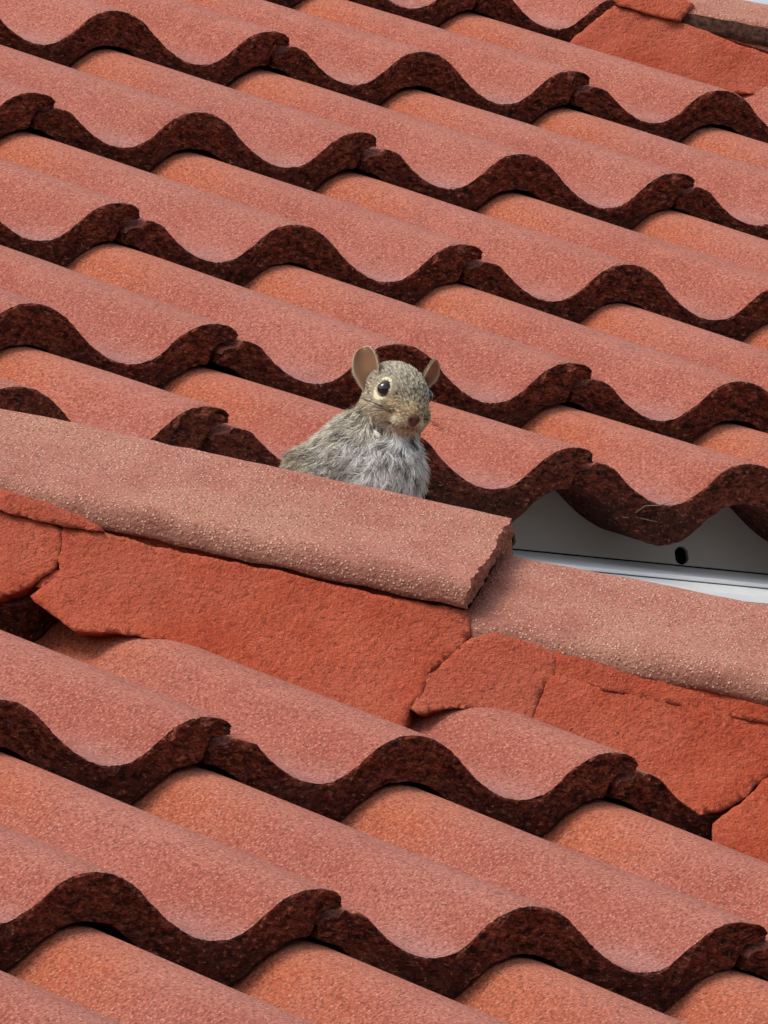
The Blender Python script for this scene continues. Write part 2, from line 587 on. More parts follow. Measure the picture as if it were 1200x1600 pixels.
def cap_mesh(length, seed, pr=CAP_PROF, th=0.021, rim_z=-9.0):
    """x along the hip (0 at the lower end, -length up the hip), y = c towards the near slope, z up"""
    pts = [(c / 1000, z / 1000) for c, z in pr]
    dense = []
    for (c0, z0), (c1, z1) in zip(pts, pts[1:]):
        m = max(1, int(round(math.hypot(c1 - c0, z1 - z0) / 0.004)))
        for q in range(m):
            dense.append((c0 + (c1 - c0) * q / m, z0 + (z1 - z0) * q / m))
    dense.append(pts[-1])
    full = [(-c, z) for c, z in reversed(dense[1:])] + dense
    NN = len(full)
    # inner outline: shifted in
    inner = []
    for i, (c, z) in enumerate(full):
        a, b = full[max(0, i - 1)], full[min(NN - 1, i + 1)]
        tx, tz = b[0] - a[0], b[1] - a[1]
        L = math.hypot(tx, tz)
        inner.append((c + tz / L * th, z - tx / L * th))
    inner = [(min(max(c, -0.1015 + th), 0.1015 - th), max(z, -0.070)) for c, z in inner]
    bm = bmesh.new()
    xs = [None] + [-q for q in np.arange(0.016, length, 0.012)] + [-length]

    def endx(c, z, q):
        e = 0.0022 * nz((c, z, q), 150, seed) + 0.0020 * nz((c, z, q), 330, seed) + 0.0024 * nz((c, 0, 0), 45, seed)
        return e - 0.0030 * (1 - q) ** 0.8 - (0.0012 if q > 0.9 else 0.0)

    rows = 6
    face = []
    for r in range(rows + 1):
        q = r / rows
        ring = []
        for (co, zo), (ci, zi) in zip(full, inner):
            c, z = ci + (co - ci) * q, zi + (zo - zi) * q
            ring.append(bm.verts.new((endx(c, z, q), c, z)))
        face.append(ring)
    for r in range(rows):
        for i in range(NN - 1):
            f = bm.faces.new((face[r][i], face[r][i + 1], face[r + 1][i + 1], face[r + 1][i]))
            f.material_index = 1

    def surf(line, outer):
        grid = []
        for x in xs:
            ring = []
            for i, (c, z) in enumerate(line):
                if x is None:
                    ring.append(bm.verts.new((face[rows][i] if outer else face[0][i]).co))
                else:
                    wob = 0.0013 * nz((x, c, z), 22, seed) + 0.0007 * nz((x, c, z), 70, seed) if outer else 0
                    rag = 0.0016 * nz((x, c, 0), 110, seed + 2) if i in (0, NN - 1) else 0
                    ring.append(bm.verts.new((x, c + wob * 0.6, z + wob + rag)))
            grid.append(ring)
        for a, b in zip(grid, grid[1:]):
            for i in range(NN - 1):
                f = bm.faces.new((a[i], a[i + 1], b[i + 1], b[i]))
                f.smooth = True
                f.material_index = 0 if outer and line[i][1] + line[i + 1][1] > 2 * rim_z else 1
        return grid

    go, gi = surf(full, True), surf(inner, False)
    for i in (0, NN - 1):
        for k in range(len(xs) - 1):
            bm.faces.new((go[k][i], gi[k][i], gi[k + 1][i], go[k + 1][i])).material_index = 1
    for i in range(NN - 1):
        bm.faces.new((go[-1][i], go[-1][i + 1], gi[-1][i + 1], gi[-1][i])).material_index = 1
    bmesh.ops.recalc_face_normals(bm, faces=bm.faces[:])
    me = bpy.data.meshes.new('hip_tile')
    bm.to_mesh(me)
    bm.free()
    me.materials.append(M_CAP)
    me.materials.append(M_CAP if rim_z < -1 else M_RIM)
    return me


def place_cap(me, p_low, p_up, root):
    xd = (p_low - p_up).normalized()
    yd = C_DIR.copy()
    yd = (yd - xd * yd.dot(xd)).normalized()
    zd = xd.cross(yd)
    if zd.z < 0:
        zd = -zd
    M = Matrix.Identity(4)
    for k in range(3):
        M[k][0], M[k][1], M[k][2], M[k][3] = xd[k], yd[k], zd[k], p_low[k]
    o = link('hip_tile', me, root)
    o.matrix_world = M
    return o


def on_hip(s, z, low):
    q = (HIP_LOW if low else HIP_UP) + S_DIR * s
    return Vector((q.x, q.y, z))


def line_z(s, a, b):
    return a[1] + (b[1] - a[1]) * (s - a[0]) / (b[0] - a[0])


A1, B1 = (-0.1066, -0.12547), (0.21714, -0.20069)
A2, B2 = (0.21557, -0.22342), (0.37470, -0.25650)
place_cap(cap_mesh(0.40, 3), on_hip(0.2165, line_z(0.2165, A1, B1), True), on_hip(-0.1, line_z(-0.1, A1, B1), True), low_roof)
A3, B3 = (0.5635, -0.3180), (0.9, -0.3880)
place_cap(cap_mesh(0.365, 21), on_hip(0.9, line_z(0.9, A3, B3), True), on_hip(0.57, line_z(0.57, A3, B3), True), low_roof)
place_cap(cap_mesh(0.3635, 8), on_hip(0.565, line_z(0.565, A2, B2), True), on_hip(0.2, line_z(0.2, A2, B2), True), low_roof)

# ------------------------------------------------------------------ mortar along the hips (s along hip, d below the apex line), millimetres
AP_LOW, AP_UP = 0.06589, 0.06


def c_low(d):
    e = max(d - 0.066, -0.05)
    return 0.1012 + 0.35 * e + (3 * e * e if e > 0 else 0)


def c_up(d):
    return 0.06 + 0.5 * (d - 0.05)


def mortar(name, poly, low, root, depth=0.016, seed=1, amp=0.0014, bulge=0.0, step=0.0045, push=0.0):
    cf = c_low if low else c_up
    ap = AP_LOW if low else AP_UP
    P = [Vector((a / 1000, b / 1000)) for a, b in poly]
    ring = []
    ar = sum(a.x * b.y - b.x * a.y for a, b in zip(P, P[1:] + P[:1]))
    sgn = -1.0 if ar > 0 else 1.0
    for a, b in zip(P, P[1:] + P[:1]):
        m = max(1, int((b - a).length / 0.0022))
        nrm = Vector((-(b - a).y, (b - a).x))
        nrm = nrm.normalized() if nrm.length > 1e-9 else nrm
        for q in range(m):
            p = a + (b - a) * (q / m)
            j = 0.0011 * nz((p.x, p.y, 0), 130, 4.0) + 0.0006 * nz((p.x, p.y, 0), 420, 2.0)
            ring.append(p + nrm * (j + 0.0013 * sgn))
    from_x = [p.x for p in ring]
    from_y = [p.y for p in ring]
    nr = len(ring)

    def inside(x, y):
        c = False
        for i in range(nr):
            x1, y1, x2, y2 = from_x[i], from_y[i], from_x[i - 1], from_y[i - 1]
            if (y1 > y) != (y2 > y) and x < (x2 - x1) * (y - y1) / (y2 - y1) + x1:
                c = not c
        return c

    pts = list(ring)
    rj = random.Random(seed)
    y = min(from_y)
    while y < max(from_y):
        x = min(from_x)
        while x < max(from_x):
            px, py = x + rj.uniform(-.3, .3) * step, y + rj.uniform(-.3, .3) * step
            if inside(px, py):
                pts.append(Vector((px, py)))
            x += step
        y += step
    vs, es, fs, ov, oe, of = delaunay_2d_cdt(pts, [], [list(range(nr))], 1, 1e-6)
    bm = bmesh.new()
    bv = []
    edge_d = []
    for p in vs:
        de = min((p.x - a) ** 2 + (p.y - b) ** 2 for a, b in zip(from_x, from_y)) ** 0.5
        s, d = p.x, p.y
        round_ = 0.0003 * math.exp(-de / 0.0009)
        hgt = (amp * nz((s, d, 0), 38, seed) + amp * 0.7 * nz((s, d, 0), 95, seed) + amp * 0.5 * nz((s, d, 0), 210, seed)
               - round_ + push + bulge * min(1, de / 0.02))
        bv.append(bm.verts.new(hip_pt(s, cf(d) + hgt, low, ap - d)))
    for f in fs:
        try:
            ff = bm.faces.new([bv[i] for i in f])
            ff.smooth = True
        except ValueError:
            pass
    bmesh.ops.recalc_face_normals(bm, faces=bm.faces[:])
    fl = bm.faces[:]
    if sum((f.normal.dot(C_DIR) for f in fl)) < 0:
        bmesh.ops.reverse_faces(bm, faces=fl)
    be = [e for e in bm.edges if len(e.link_faces) == 1]
    ex = bmesh.ops.extrude_edge_only(bm, edges=be)
    for g in ex['geom']:
        if isinstance(g, bmesh.types.BMVert):
            g.co -= C_DIR * depth
    for f in bm.faces[len(fl):]:
        f.smooth = False
    me = bpy.data.meshes.new(name)
    bm.to_mesh(me)
    bm.free()
    o = link(name, me, root, [M_MORTAR])
    # make its own origin sit on the piece
    c0 = sum((x.co for x in me.vertices), Vector()) / len(me.vertices)
    me.transform(Matrix.Translation(-c0))
    o.location = c0
    return o


LOW_PIECES = {
    'P0': [[-112.5, 73.0], [-88.7, 70.0], [-64.7, 69.9], [-44.7, 71.3], [-22.4, 75.8], [-28.3, 77.2], [-48.0, 80.3], [-67.9, 80.9], [-87.8, 81.5], [-111.5, 84.5]],
    'P1': [[-111.3, 86.1], [-87.7, 82.7], [-65.7, 82.3], [-49.3, 82.8], [-49.7, 88.3], [-49.5, 94.6], [-50.6, 107.3], [-55.8, 114.0], [-65.1, 125.1], [-73.9, 133.5], [-103.1, 150.3]],
    'P2': [[-47.4, 82.2], [-28.2, 78.4], [11.6, 78.0], [58.9, 73.3], [90.5, 70.8], [149.6, 67.8], [200.6, 61.1], [202.1, 68.0], [202.1, 76.2], [196.1, 86.4], [187.0, 97.5], [179.1, 106.2], [177.1, 119.5], [170.7, 133.4], [167.4, 146.0], [158.8, 163.9], [100.3, 165.4], [59.2, 152.6], [45.2, 136.3], [21.3, 134.5], [-5.9, 137.9], [-32.5, 145.6], [-37.7, 142.4], [-47.3, 139.0], [-61.3, 133.0], [-55.2, 125.0], [-47.6, 115.3], [-45.5, 109.6], [-47.9, 102.6], [-47.9, 94.1]],
    'P3': [[204.6, 77.6], [218.7, 70.0], [238.4, 70.2], [254.5, 70.6], [254.6, 85.5], [249.2, 94.6], [246.1, 104.8], [243.3, 119.1], [235.9, 119.3], [228.0, 118.8], [210.6, 120.4], [193.3, 124.6], [176.7, 134.1], [172.7, 133.7], [178.4, 120.4], [180.7, 107.0], [188.7, 98.2], [197.7, 87.1]],
    'P4': [[256.5, 85.7], [288.2, 84.7], [327.1, 81.1], [385.5, 76.5], [416.5, 74.0], [417.3, 90.2], [389.0, 106.7], [380.0, 117.4], [374.8, 126.2], [362.3, 138.6], [347.5, 147.1], [332.4, 151.0], [313.1, 152.1], [297.2, 148.6], [286.9, 161.3], [267.3, 159.1], [246.8, 127.3], [244.9, 119.4], [247.3, 105.2], [250.8, 94.9]],
    'P5': [[256.1, 71.0], [267.8, 69.5], [307.0, 69.9], [345.9, 64.3], [384.8, 59.9], [415.9, 56.7], [416.5, 73.7], [385.4, 76.1], [327.1, 80.7], [288.1, 84.3], [256.0, 85.3]],
    'P6': [[359.6, 163.6], [358.8, 151.9], [361.8, 146.3], [375.3, 131.9], [382.1, 120.1], [389.9, 108.9], [417.4, 92.6], [425.6, 193.5], [386.7, 189.0]],
    'chip': [[-57.5, 119.7], [-52.6, 113.5], [-48.3, 110.0], [-46.8, 112.1], [-52.1, 117.6], [-59.1, 125.4]]}
for i, (k, p) in enumerate(LOW_PIECES.items()):
    mortar('mortar_piece', p, True, low_roof, 0.02 if k != 'chip' else 0.006, seed=i + 2, push={'P0': 0.003, 'P5': 0.0003, 'chip': -0.003}.get(k, 0.0),
           bulge=0.0)
mortar('mortar_piece', [[421, 66], [600, 66], [770, 66], [770, 150], [600, 156], [428, 170]], True, low_roof, 0.02, seed=19, step=0.009)
# the mortar bed seen in the bottom of the cracks
mortar('mortar_bed', [[-260, 60], [770, 60], [770, 130], [430, 128], [300, 128], [230, 110], [90, 120], [-40, 112], [-70, 112], [-260, 120]], True, low_roof, 0.02, seed=30, push=-0.009, step=0.012)
UP_PIECES = {
    'U1': [[-26.0, 112.3], [-8.8, 89.5], [8.4, 67.8], [24.3, 67.6], [42.9, 67.7], [58.7, 66.3], [86.4, 68.4], [105.1, 71.4], [135.9, 73.6], [178.3, 76.9], [179.3, 98.1], [137.7, 108.0], [108.5, 114.0], [86.2, 131.3], [33.4, 130.2], [-20.3, 117.6]],
    'U3': [[10.3, 64.2], [24.2, 64.7], [45.5, 65.7], [61.3, 63.8], [72.0, 47.6], [62.7, 43.4], [43.6, 33.4], [-3.4, 47.9]]}
mortar('mortar_piece', UP_PIECES['U1'], False, up_roof, 0.05, seed=41, amp=0.002)
mortar('mortar_piece', UP_PIECES['U3'], False, up_roof, 0.05, seed=42, push=0.004)
mortar('mortar_bed', [[-900, 80], [400, 80], [400, 200], [-900, 200]], False, up_roof, 0.02, seed=44, push=-0.19, step=0.02)
# capping tiles of the upper hip
UP_CAP = [(0, 0), (12, -4), (30, -12), (50, -20), (62, -25), (64, -29), (64, -43)]
UP_CAP2 = [(0, 0), (20, -4), (50, -17), (60, -24), (62, -30)]
pu0, pu1 = (0.0658, 0.54150), (0.1282, 0.52878)
place_cap(cap_mesh(0.34, 15, UP_CAP, 0.018, -0.0285), on_hip(0.40, line_z(0.40, pu0, pu1) - .001, False), on_hip(0.1, line_z(0.1, pu0, pu1) - .001, False), up_roof)
pw0, pw1 = (0.05615, 0.51425 + .024), (0.1281, 0.48576 + .026)
place_cap(cap_mesh(0.42, 16, UP_CAP2, 0.012), on_hip(0.42, line_z(0.42, pw0, pw1), False), on_hip(0.1, line_z(0.1, pw0, pw1), False), up_roof)

# ------------------------------------------------------------------ white gutter under the upper eave
gut = empty('gutter', (0.1, -0.13, -0.16))
tag(gut, 'white painted metal gutter lining with drilled holes below the upper tile edge', 'gutter')
FY, FZ0, FZ1 = -0.1278, -0.1520, -0.1085
HOLES = [(-0.0035, -0.1458), (0.1434, -0.1457), (-0.27, -0.1458), (0.43, -0.1458)]


def face_with_holes():
    x0, x1 = -1.4, 1.3
    pts = [Vector((x0, FZ0)), Vector((x1, FZ0)), Vector((x1, FZ1)), Vector((x0, FZ1))]
    loops = [[0, 1, 2, 3]]
    for hx, hz in HOLES:
        st = len(pts)
        for k in range(20):
            a = -2 * math.pi * k / 20
            pts.append(Vector((hx + 0.0064 * math.cos(a), hz + 0.0062 * math.sin(a))))
        loops.append(list(range(st, st + 20)))
    vs, es, fs, ov, oe, of = delaunay_2d_cdt(pts, [], loops, 0, 1e-7)
    bm = bmesh.new()
    bv = [bm.verts.new((p.x, FY, p.y)) for p in vs]
    for f in fs:
        cx = sum(vs[i].x for i in f) / len(f)
        cz = sum(vs[i].y for i in f) / len(f)
        if any(math.hypot(cx - hx, cz - hz) < 0.0058 for hx, hz in HOLES):
            continue
        bm.faces.new([bv[i] for i in f])
    be = [e for e in bm.edges if len(e.link_faces) == 1]
    ex = bmesh.ops.extrude_edge_only(bm, edges=be)
    for g in ex['geom']:
        if isinstance(g, bmesh.types.BMVert):
            g.co.y += 0.0025
    bmesh.ops.recalc_face_normals(bm, faces=bm.faces[:])
    me = bpy.data.meshes.new('back_plate')
    bm.to_mesh(me)
    bm.free()
    return me


def child(name, me, mats):
    o = link(name, me, gut, mats)
    o.matrix_parent_inverse = Matrix.Translation(-gut.location)
    return o


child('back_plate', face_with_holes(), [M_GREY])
child('backing', box_mesh('backing', (-1.4, FY + 0.012, FZ0 - 0.02), (1.3, FY + 0.016, FZ1 + 0.001)), [M_HOLE])


def strip_extrude(name, line, x0, x1, th=0.0015):
    bm = bmesh.new()
    nX = 8
    rows_ = [[bm.verts.new((x0 + (x1 - x0) * i / nX, y, z)) for i in range(nX + 1)] for y, z in line]
    for a, b in zip(rows_, rows_[1:]):
        for i in range(nX):
            bm.faces.new((a[i], a[i + 1], b[i + 1], b[i]))
    bmesh.ops.recalc_face_normals(bm, faces=bm.faces[:])
    bmesh.ops.solidify(bm, geom=bm.faces[:], thickness=th)
    me = bpy.data.meshes.new(name)
    bm.to_mesh(me)
    bm.free()
    return me


child('apron', strip_extrude('apron', [(-0.1265, -0.1529), (-0.150, -0.1595), (-0.192, -0.1700), (-0.1925, -0.1722)], -1.4, 1.3), [M_WHITE])
M_LIP = mat_plain('weathered_white_metal', (0.62, 0.63, 0.63), 0.5, 0.35, 14, 0.08)
child('front_lip', strip_extrude('front_lip', [(-0.186, -0.1722), (-0.196, -0.1738), (-0.232, -0.1850), (-0.238, -0.190), (-0.238, -0.26)], -1.4, 1.3), [M_LIP])

# ------------------------------------------------------------------ small bits of plant litter caught on the tile edges
def tube_mesh(name, pts, r0, r1, sides=5):
    bm = bmesh.new()
    rings = []
    for k, p in enumerate(pts):
        p = Vector(p)
        d = (Vector(pts[min(k + 1, len(pts) - 1)]) - Vector(pts[max(k - 1, 0)])).normalized()
        a = d.orthogonal().normalized()
        b = d.cross(a)
        r = r0 + (r1 - r0) * k / (len(pts) - 1)
        rings.append([bm.verts.new(p + (a * math.cos(t) + b * math.sin(t)) * r) for t in [2 * math.pi * q / sides for q in range(sides)]])
    for a, b in zip(rings, rings[1:]):
        for q in range(sides):
            f = bm.faces.new((a[q], a[(q + 1) % sides], b[(q + 1) % sides], b[q]))
            f.smooth = True
    bm.faces.new(rings[0])
    bm.faces.new(list(reversed(rings[-1])))
    bmesh.ops.recalc_face_normals(bm, faces=bm.faces[:])
    me = bpy.data.meshes.new(name)
    bm.to_mesh(me)
    bm.free()
    return me


M_STRAW = mat_plain('dry_stem', (0.30, 0.22, 0.14), 0.8, 0.2, 80)
straws = [([(0.060, -0.1835, -0.1290), (0.068, -0.1840, -0.1238), (0.078, -0.1860, -0.1230), (0.094, -0.1850, -0.1185)], 'pale curved straw caught on the tile edge above the right gutter hole'),
          ([(0.052, -0.1800, -0.1325), (0.066, -0.1805, -0.1318), (0.080, -0.1815, -0.1335)], 'short pale straw stuck low on the tile edge above the gutter')]
for p, lb_ in straws:
    me = tube_mesh('straw', p, 0.0005, 0.00025)
    o = link('straw', me, None, [M_STRAW])
    tag(o, lb_, 'straw')

# a speck of pale lichen on the lower roof's second row of tile edges
bm = bmesh.new()
bmesh.ops.create_icosphere(bm, subdivisions=3, radius=1.0)
for vv in bm.verts:
    k_ = 1 + 0.35 * nz(vv.co, 1.6, 2.0)
    vv.co = Vector((vv.co.x * 0.0036 * k_, vv.co.y * 0.0022 * k_, vv.co.z * 0.0027 * k_))
for f in bm.faces:
    f.smooth = True
me = bpy.data.meshes.new('lichen')
bm.to_mesh(me)
bm.free()
o = link('lichen', me, None, [mat_plain('lichen_green', (0.27, 0.19, 0.11), 0.95, 0.1, 400, 0.3)])
o.location = (-0.7640, -0.7362, -0.4028)
tag(o, 'small tan lichen clump stuck on the dark tile edge of the lower roof', 'lichen')

# ================================================================== squirrel
# local axes: x to the viewer's right, y towards the viewer, z up
SQ_O = np.array([-0.33542, -0.44553, -0.14744])
_rx = CAM_R[0].copy(); _rx[2] = 0; _rx /= np.linalg.norm(_rx)
_tv = np.array([_rx[1], -_rx[0], 0])                    # horizontal, towards the camera
if _tv @ CAM_R[2] < 0:
    _tv = -_tv
SQ_M = Matrix.Identity(4)
for k in range(3):
    SQ_M[k][0], SQ_M[k][1], SQ_M[k][2], SQ_M[k][3] = _rx[k], _tv[k], (0, 0, 1)[k], SQ_O[k]
# x right, y towards viewer, z up is left handed: handle by building points explicitly, object stays untransformed
B3 = np.stack([_rx, _tv, np.array([0, 0, 1.0])])         # rows


def sq_world(p):
    return np.asarray(p, float) / 1000.0 @ B3


# head frame (rows in local axes, millimetres): forward, lateral (to viewer's right), up
PSI, PIT, ROLL = R_(24), R_(21), R_(7)
hf = np.array([math.sin(PSI), math.cos(PSI), 0])
hl = np.array([math.cos(PSI), -math.sin(PSI), 0])
hu = np.array([0, 0, 1.0])
hf, hu = hf * math.cos(PIT) - hu * math.sin(PIT), hu * math.cos(PIT) + hf * math.sin(PIT)
hl, hu = hl * math.cos(ROLL) - hu * math.sin(ROLL), hu * math.cos(ROLL) + hl * math.sin(ROLL)
HB = np.stack([hf, hl, hu])
HC = np.array([0.8, 0.0, 35.0])
HS = 1.10                                                # head size


def H(f, l, up):
    return HC + HS * np.array([f, l, up]) @ HB


def smin(a, b, k):
    h = np.clip(0.5 + 0.5 * (b - a) / k, 0, 1)
    return b + (a - b) * h - k * h * (1 - h)


def ell(P, c, r, B=None):
    q = P - np.asarray(c)
    if B is not None:
        q = q @ B.T
    r = np.asarray(r, float)
    k0 = np.linalg.norm(q / r, axis=-1)
    k1 = np.linalg.norm(q / (r * r), axis=-1)
    return k0 * (k0 - 1.0) / np.maximum(k1, 1e-9)


def caps(P, a, b, ra, rb):
    a, b = np.asarray(a, float), np.asarray(b, float)
    ab = b - a
    t = np.clip(((P - a) @ ab) / (ab @ ab), 0, 1)
    return np.linalg.norm(P - (a + t[..., None] * ab), axis=-1) - (ra + (rb - ra) * t)


EYES = [H(9.5, -13.0, 1.9), H(7.5, 13.2, 2.2)]
NOSE = H(30.2, 0, -9.6)


def hell(P, f, l, up, r):
    return ell(P, H(f, l, up), np.asarray(r) * HS, HB)


def sdf(P):
    d = hell(P, -4, 0, 1.0, (20, 17.0, 15.0))
    d = smin(d, hell(P, 9, 0, 0.5, (15, 13.5, 12.0)), 6)
    d = smin(d, hell(P, 18, 0, -5.5, (12.5, 8.4, 8.0)), 6)
    d = smin(d, hell(P, 25.5, 0, -8.2, (6.2, 3.6, 3.6)), 3)
    d = smin(d, hell(P, 28.0, 0, -10.6, (2.4, 2.6, 3.0)), 2.5)
    for s in (-1, 1):
        d = smin(d, hell(P, 6, s * 10, -9.0, (12, 8.5, 9)), 5)
        d = smin(d, hell(P, 21.5, s * 4.6, -12.0, (6, 4.8, 4.6)), 2.5)      # whisker pads
        d = -smin(-d, hell(P, 31.2, s * 2.1, -9.2, (1.3, 0.7, 1.0)), 0.5)   # nostrils
    d = smin(d, hell(P, 15, 0, -14.8, (9, 5, 4)), 3)
    body = caps(P, (-5, -5, 22), (-6, -2, -12), 17, 20)                       # neck to chest
    body = smin(body, caps(P, (-10, -4, 19), (-24, -10, -4), 13.5, 23), 10)
    body = smin(body, ell(P, (-7, 0, -20), (21, 20, 26)), 8)
    body = smin(body, ell(P, (-17, 0, -50), (24, 23, 26)), 10)
    body = smin(body, caps(P, (-26, -14, 0), (-40, -20, -19), 19, 31), 12)    # shoulder and back
    body = smin(body, ell(P, (-46, -34, -54), (37, 40, 36)), 12)
    for s, hx in ((-1, -34), (1, 4)):
        body = smin(body, caps(P, (hx * .7 - 4, 2, -44), (hx, 6, -80), 11, 7.5), 8)
        body = smin(body, caps(P, (hx, 6, -80), (hx + 1, 10, -120), 7, 5.5), 4)
        body = smin(body, caps(P, (hx + 1, 10, -120), (hx + 2, 24, -125), 5.5, 4), 3)
    for hx in (-70, -26):
        body = smin(body, caps(P, (hx, -44, -68), (hx + 2, -20, -100), 19, 10), 8)
        body = smin(body, caps(P, (hx + 2, -40, -118), (hx + 4, -2, -124), 7, 5), 6)
    body = smin(body, caps(P, (-52, -60, -68), (-58, -100, -112), 15, 12), 8)      # tail laid back along the slope
    body = smin(body, caps(P, (-58, -100, -112), (-40, -150, -140), 12, 8), 5)
    d = smin(d, body, 8)
    for e in EYES:
        d = -smin(-d, np.linalg.norm(P - e, axis=-1) - 5.3, 1.2)              # sockets
    return d


def surface_nets(lo, hi, h):
    ax = [np.arange(lo[k], hi[k] + h, h) for k in range(3)]
    G = np.stack(np.meshgrid(*ax, indexing='ij'), -1)
    D = np.empty(G.shape[:3])
    for i in range(0, G.shape[0], 16):
        D[i:i + 16] = sdf(G[i:i + 16])
    S = D < 0
    nx, ny, nz_ = [k - 1 for k in D.shape]
    corners = [(i, j, k) for i in (0, 1) for j in (0, 1) for k in (0, 1)]
    cs = np.stack([S[i:i + nx, j:j + ny, k:k + nz_] for i, j, k in corners], -1)
    act = cs.any(-1) & ~cs.all(-1)
    idx = -np.ones(act.shape, int)
    cells = np.argwhere(act)
    idx[act] = np.arange(len(cells))
    acc = np.zeros((len(cells), 3))
    cnt = np.zeros(len(cells))
    cd = np.stack([D[cells[:, 0] + i, cells[:, 1] + j, cells[:, 2] + k] for i, j, k in corners], -1)
    for a in range(8):
        for b in range(a + 1, 8):
            ca, cb = np.array(corners[a]), np.array(corners[b])
            if np.abs(ca - cb).sum() != 1:
                continue
            m = (cd[:, a] < 0) != (cd[:, b] < 0)
            t = cd[m, a] / (cd[m, a] - cd[m, b])
            acc[m] += ca + t[:, None] * (cb - ca)
            cnt[m] += 1
    vert = (cells + acc / cnt[:, None]) * h + np.asarray(lo)
    quads = []
    for axis in range(3):
        o1, o2 = [k for k in range(3) if k != axis]
        sl0 = [slice(1, -1)] * 3
        sl0[axis] = slice(0, -1)
        sl1 = list(sl0)
        sl1[axis] = slice(1, None)
        A_, B_ = S[tuple(sl0)], S[tuple(sl1)]
        ch = np.argwhere(A_ != B_)
        base = ch + np.array([1 if k != axis else 0 for k in range(3)])
        e1, e2 = np.eye(3, dtype=int)[o1], np.eye(3, dtype=int)[o2]
        q = [base - e1 - e2, base - e2, base, base - e1]
        ids = np.stack([idx[c[:, 0], c[:, 1], c[:, 2]] for c in q], -1)
        quads.append(ids)
    quads = np.concatenate(quads)
    quads = quads[(quads >= 0).all(1)]
    return vert, quads


def grad(P, e=0.3):
    g = np.stack([sdf(P + np.eye(3)[k] * e) - sdf(P - np.eye(3)[k] * e) for k in range(3)], -1)
    return g / np.maximum(np.linalg.norm(g, axis=-1, keepdims=True), 1e-9)


SV, SQD = surface_nets((-100, -164, -152), (40, 48, 66), 1.35)
for _ in range(3):
    gn = grad(SV)
    SV = SV - gn * sdf(SV)[:, None] * 0.8


def head_w(q):
    e = ((q[:, 0] - 2) / 30) ** 2 + (q[:, 1] / 20) ** 2 + ((q[:, 2] + 1) / 19) ** 2
    x = np.clip((1.55 - e) / 0.5, 0, 1)
    return x * x * (3 - 2 * x)


def skin_color(P):
    """albedo of coat by place: agouti grey-brown above, pale belly, cream eye ring, tan muzzle"""
    N = len(P)
    col = np.tile(np.array([0.42, 0.365, 0.27]), (N, 1))
    q = (P - HC) @ HB.T / HS
    f, l, up = q[:, 0], q[:, 1], q[:, 2]
    head = head_w(q)

    def blend(m, c):
        col[:] = col * (1 - m[:, None]) + np.array(c) * m[:, None]

    sm = lambda x, a, b: np.clip((x - a) / (b - a), 0, 1) ** 2 * (3 - 2 * np.clip((x - a) / (b - a), 0, 1))
    # neck side and chest pale
    chest = sm(P[:, 0] + 0.30 * P[:, 2], -42, -26) * sm(P[:, 2], 20, 2) * sm(P[:, 1], -8, 4)
    blend(chest * 0.95, (0.97, 0.93, 0.87))
    should = sm(P[:, 0], -62, -40) * sm(P[:, 2], 24, 10) * (1 - chest)
    blend(should * 0.85, (0.68, 0.645, 0.585))
    neck = sm(P[:, 2], -2, 8) * sm(P[:, 2], 34, 20) * sm(P[:, 0], 2, -10) * (1 - sm(f, 0, 10) * head)
    blend(neck * 0.75, (0.60, 0.55, 0.46))
    # head
    blend(head * sm(f, -30, 10), (0.39, 0.33, 0.225))
    crown = head * sm(up, 3, 8)
    blend(crown * 0.9, (0.285, 0.258, 0.205))
    low = head * sm(up, -5, -11)
    blend(low * 0.9, (0.60, 0.51, 0.37))
    muzz = head * sm(f, 13, 20) * sm(up, 2, -4)
    blend(muzz * 0.75, (0.58, 0.43, 0.23))
    pad = head * sm(f, 12, 18) * sm(up, -8, -11)
    blend(pad * 0.9, (0.72, 0.62, 0.47))
    brid = head * sm(f, 12, 24) * sm(np.abs(l), 6, 2.5) * sm(up, -9, -5) * sm(up, 4, -1)
    blend(brid * 0.6, (0.50, 0.36, 0.17))
    chin = head * sm(up, -15, -19)
    blend(chin * 0.85, (0.72, 0.57, 0.48))
    for e in EYES:
        rv = P - e
        ru = (rv @ HB.T)
        r = np.sqrt((ru[:, 0] ** 2 + ru[:, 1] ** 2) * 1.42 + ((ru[:, 2] + 0.9) * 0.93) ** 2)
        blend(sm(r, 8.6, 7.6), (0.92, 0.82, 0.58))
        duct = np.exp(-((ru[:, 0] - 5.6) / 1.6) ** 2 - ((ru[:, 2] + 2.6) / 1.2) ** 2)
        blend(np.clip(duct * 1.2, 0, 0.9), (0.06, 0.04, 0.03))
        tan_ = np.exp(-((ru[:, 0] - 7) / 5) ** 2 - ((ru[:, 2] + 4.5) / 3.5) ** 2 - (ru[:, 1] / 9) ** 2)
        blend(np.clip(tan_ * 0.7, 0, 1) * (r > 8.0), (0.56, 0.42, 0.20))
    nr = np.linalg.norm(P - NOSE, axis=1)
    blend(sm(nr, 4.7, 3.4), (0.23, 0.105, 0.085))
    for sd_ in (-1, 1):
        blend(sm(np.linalg.norm(P - H(30.6, sd_ * 2.6, -9.0), axis=1), 2.0, 1.0), (0.05, 0.025, 0.02))
    phil = sm(np.abs(l), 1.8, 0.7) * sm(f, 23, 27) * sm(up, -10, -11.5) * head
    blend(phil * 0.95, (0.22, 0.09, 0.075))
    mouth = np.exp(-((up + 15.0) / 1.0) ** 2) * sm(f, 13, 18) * head
    blend(mouth * 0.9, (0.13, 0.06, 0.05))
    return col


